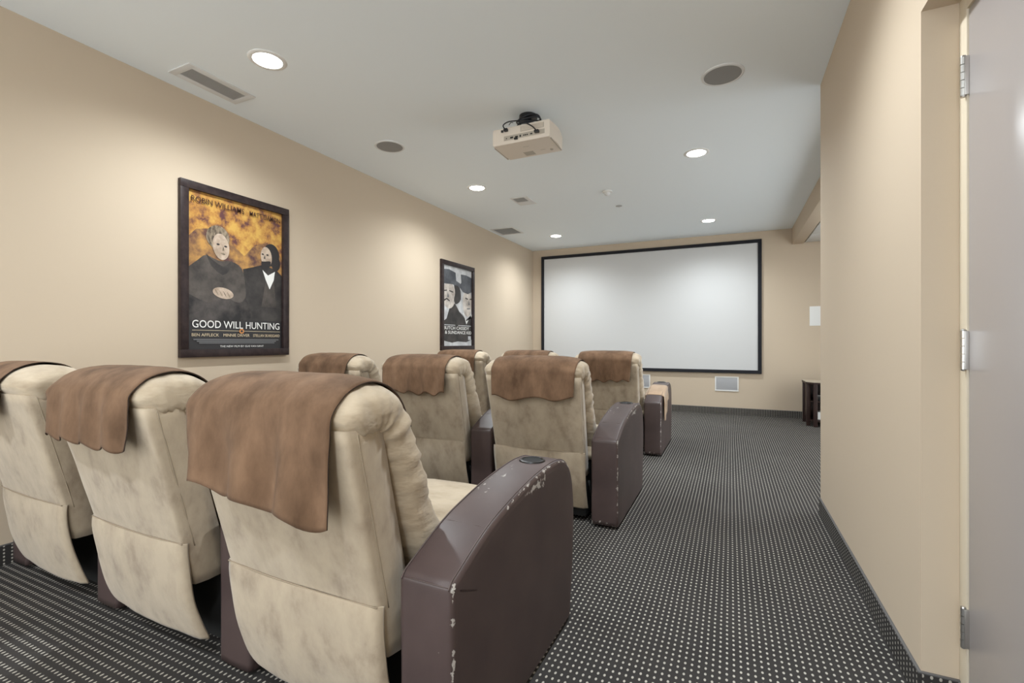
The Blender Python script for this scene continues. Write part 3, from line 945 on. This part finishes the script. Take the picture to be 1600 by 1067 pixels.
# left figure, plain print
pr.poly('figure_trousers', trouser, [(0, .62), (.10, .60), (.30, .60), (.52, .62), (.60, .70), (.60, .80), (0, .82)], 3)
pr.poly('figure_coat', coat, [(0.0, .49), (.10, .43), (.17, .395), (.30, .42), (.42, .41), (.53, .45), (.565, .55), (.57, .64), (.50, .685), (.36, .66), (.20, .70), (.02, .655), (0, .64)], 3)
pr.poly('figure_collar', coat2, [(.17, .385), (.235, .42), (.34, .455), (.41, .415), (.40, .47), (.33, .51), (.22, .46)], 2)
pr.ell('figure_hair', hairA, .285, .268, .115, .078, -.1)
pr.ell('figure_head', skin, .315, .325, .082, .086, -.15)
for a_, b_ in ((.285, .312), (.36, .318)): pr.ell('figure_eye', hairB, a_, b_, .016, .006)
pr.poly('figure_nose', hairA, [(.335, .318), (.348, .348), (.325, .350)]); pr.ell('figure_mouth', hairA, .332, .370, .024, .005, .12)
for a_ in (.765, .82): pr.ell('figure_eye', hairB, a_, .322, .014, .005)
pr.poly('figure_nose', coat, [(.79, .325), (.775, .352), (.795, .354)])
pr.ell('figure_hands', skin, .335, .63, .105, .036, .15)
for k in range(4): pr.ell('figure_finger', hairA, .27 + k * .04, .628 + .004 * k, .004, .022, -.5)
pr.text('GOOD WILL HUNTING', white_ink, .04, .965, .862, .048, .004)
pr.poly('rule_line', cream_ink, [(.04, .877), (.97, .877), (.97, .8795), (.04, .8795)])
pr.ell('emblem', orange_ink, .525, .879, .026, .0165)
pr.ell('emblem_core', ink, .525, .879, .013, .008)
pr.text('BEN AFFLECK', cream_ink, .035, .29, .917, .019)
pr.text('MINNIE DRIVER', cream_ink, .335, .61, .917, .019)
pr.text('STELLAN SKARSGARD', cream_ink, .65, .965, .917, .019)
for k, (a0, a1) in enumerate(((.05, .95), (.08, .92), (.10, .90))):
    pr.poly('credit_line', grey_ink, [(a0, .934 + k * .011), (a1, .934 + k * .011), (a1, .940 + k * .011), (a0, .940 + k * .011)])
pr.text('THE NEW FILM BY GUS VAN SANT', white_ink, .30, .77, .988, .0125)
pr.text('ROBIN WILLIAMS', brown_ink, .03, .55, .072, .036, .006)
pr.text('MATT DAMON', brown_ink, .61, .97, .072, .034, .006)

p2 = framed('film_poster', 5.52, 1.635, 0.86, 1.185, 0.058, 'narrow-looking framed grey poster of two hatted figures, left wall nearer the screen')
pr = Print(p2, .744, 1.069, 0.008)
pale = mottled('pale_print', (0.42, .42, .43), (0.66, .66, .66), 6, .35, 4)
hat = mottled('hat_print', (0.06, .065, .075), (0.13, .135, .15), 6, .35, 3)
facep = mottled('face_print', (0.36, .31, .27), (0.68, .62, .56), 9, .35, 4)
pr.poly('backing', pale, [(0, 0), (1, 0), (1, 1), (0, 1)])
pr.poly('figure_coat', coat2, [(0, .93), (0, .70), (.12, .66), (.22, .52), (.40, .46), (.55, .56), (.66, .60), (.80, .66), (1, .58), (1, .92), (.8, .955), (.5, .945), (.3, .96), (.12, .945)])
pr.ell('figure_face', facep, .20, .37, .22, .165, .1)
pr.ell('figure_face', facep, .84, .44, .17, .18, -.05)
pr.poly('figure_hat', hat, [(0, .06), (.20, .045), (.42, .07), (.44, .17), (.60, .20), (.58, .245), (.30, .225), (0, .235)])
pr.poly('figure_hat', hat, [(.60, .075), (.80, .07), (1, .09), (1, .28), (.86, .315), (.68, .30), (.54, .24), (.62, .18)])
pr.poly('figure_hair', coat2, [(.36, .23), (.56, .25), (.60, .40), (.44, .47), (.36, .42), (.40, .33)], 3)
pr.poly('figure_moustache', coat2, [(.03, .432), (.12, .405), (.22, .430), (.23, .448), (.12, .425), (.04, .45)])
pr.poly('figure_brow', coat2, [(.02, .315), (.13, .305), (.13, .318), (.02, .33)]); pr.poly('figure_brow', coat2, [(.20, .305), (.33, .315), (.33, .33), (.20, .318)])
pr.poly('figure_nose', hat, [(.155, .33), (.19, .395), (.14, .395)])
pr.poly('figure_nose', hat, [(.90, .39), (.925, .46), (.875, .46)]); pr.poly('figure_mouth', hat, [(.82, .505), (.94, .50), (.94, .512), (.82, .517)])
pr.poly('figure_shirt', white_ink, [(.66, .58), (.72, .61), (.80, .72), (.96, .60), (1, .62), (1, .58), (.80, .68), (.70, .57)])
pr.poly('figure_brow', coat2, [(.76, .365), (.86, .375), (.86, .39), (.76, .38)]); pr.poly('figure_brow', coat2, [(.92, .375), (1, .365), (1, .38), (.92, .39)])
pr.text('BUTCH CASSIDY', white_ink, .02, .90, .795, .040, .012)
pr.text('& SUNDANCE KID', white_ink, .06, .985, .850, .040, .012)
pr.poly('credit_line', pale, [(.04, .735), (.40, .735), (.40, .744), (.04, .744)]); pr.poly('credit_line', pale, [(.50, .735), (.97, .735), (.97, .744), (.50, .744)])
pr.poly('credit_line', pale, [(.86, .875), (.97, .875), (.97, .925), (.86, .925)])

# ------------------------------------------------------------------ dark side stand beside the back wall
st = empty('media_stand', (1.27, 7.72, 0)); tag(st, 'dark wooden stand with pale-edged top, half hidden behind the partition', 'stand')
plan = [(-.31, .24), (-.31, -.14), (-.235, -.235), (.235, -.235), (.31, -.14), (.31, .24)]
def prism(name, pts, z0, z1, mat, sc=1.0, parent=st):
    rings = [[(x * sc, y * sc, z) for x, y in pts] for z in (z0, z1)]
    return link(name, loft(name, rings, True, True, False), mat, parent)
prism('top', plan, .575, .600, M['dark_wood'], 1.05)
prism('top_inlay', plan, .600, .606, M['pale_edge'], 1.04)
prism('shelf', plan, .33, .345, M['dark_wood'], .95)
prism('bottom_shelf', plan, .07, .09, M['dark_wood'], .95)
for x, y in plan:
    box('leg', M['dark_wood'], x * .95 - .024, x * .95 + .024, y * .95 - .024, y * .95 + .024, 0, .575, .004, st)
box('back_panel', M['dark_wood'], -.29, .29, .215, .225, .09, .575, 0, st)
for s in (-1, 1): box('side_panel', M['dark_wood'], s * .292 - .006, s * .292 + .006, -.10, .21, .09, .575, 0, st)
dv = empty('media_player', (1.24, 7.70, .345)); tag(dv, 'black device on the middle shelf of the dark stand', 'device')
box('case', M['black_plastic'], -.18, .18, -.13, .13, .004, .085, .004, dv)
box('front_strip', M['steel'], -.17, .17, -.133, -.129, .07, .076, 0, dv)
bk = empty('papers', (1.22, 7.68, .09)); tag(bk, 'pale stacked papers on the lower shelf of the dark stand', 'papers')
box('sheet_stack', M['paper'], -.16, .14, -.10, .10, .001, .10, .002, bk)
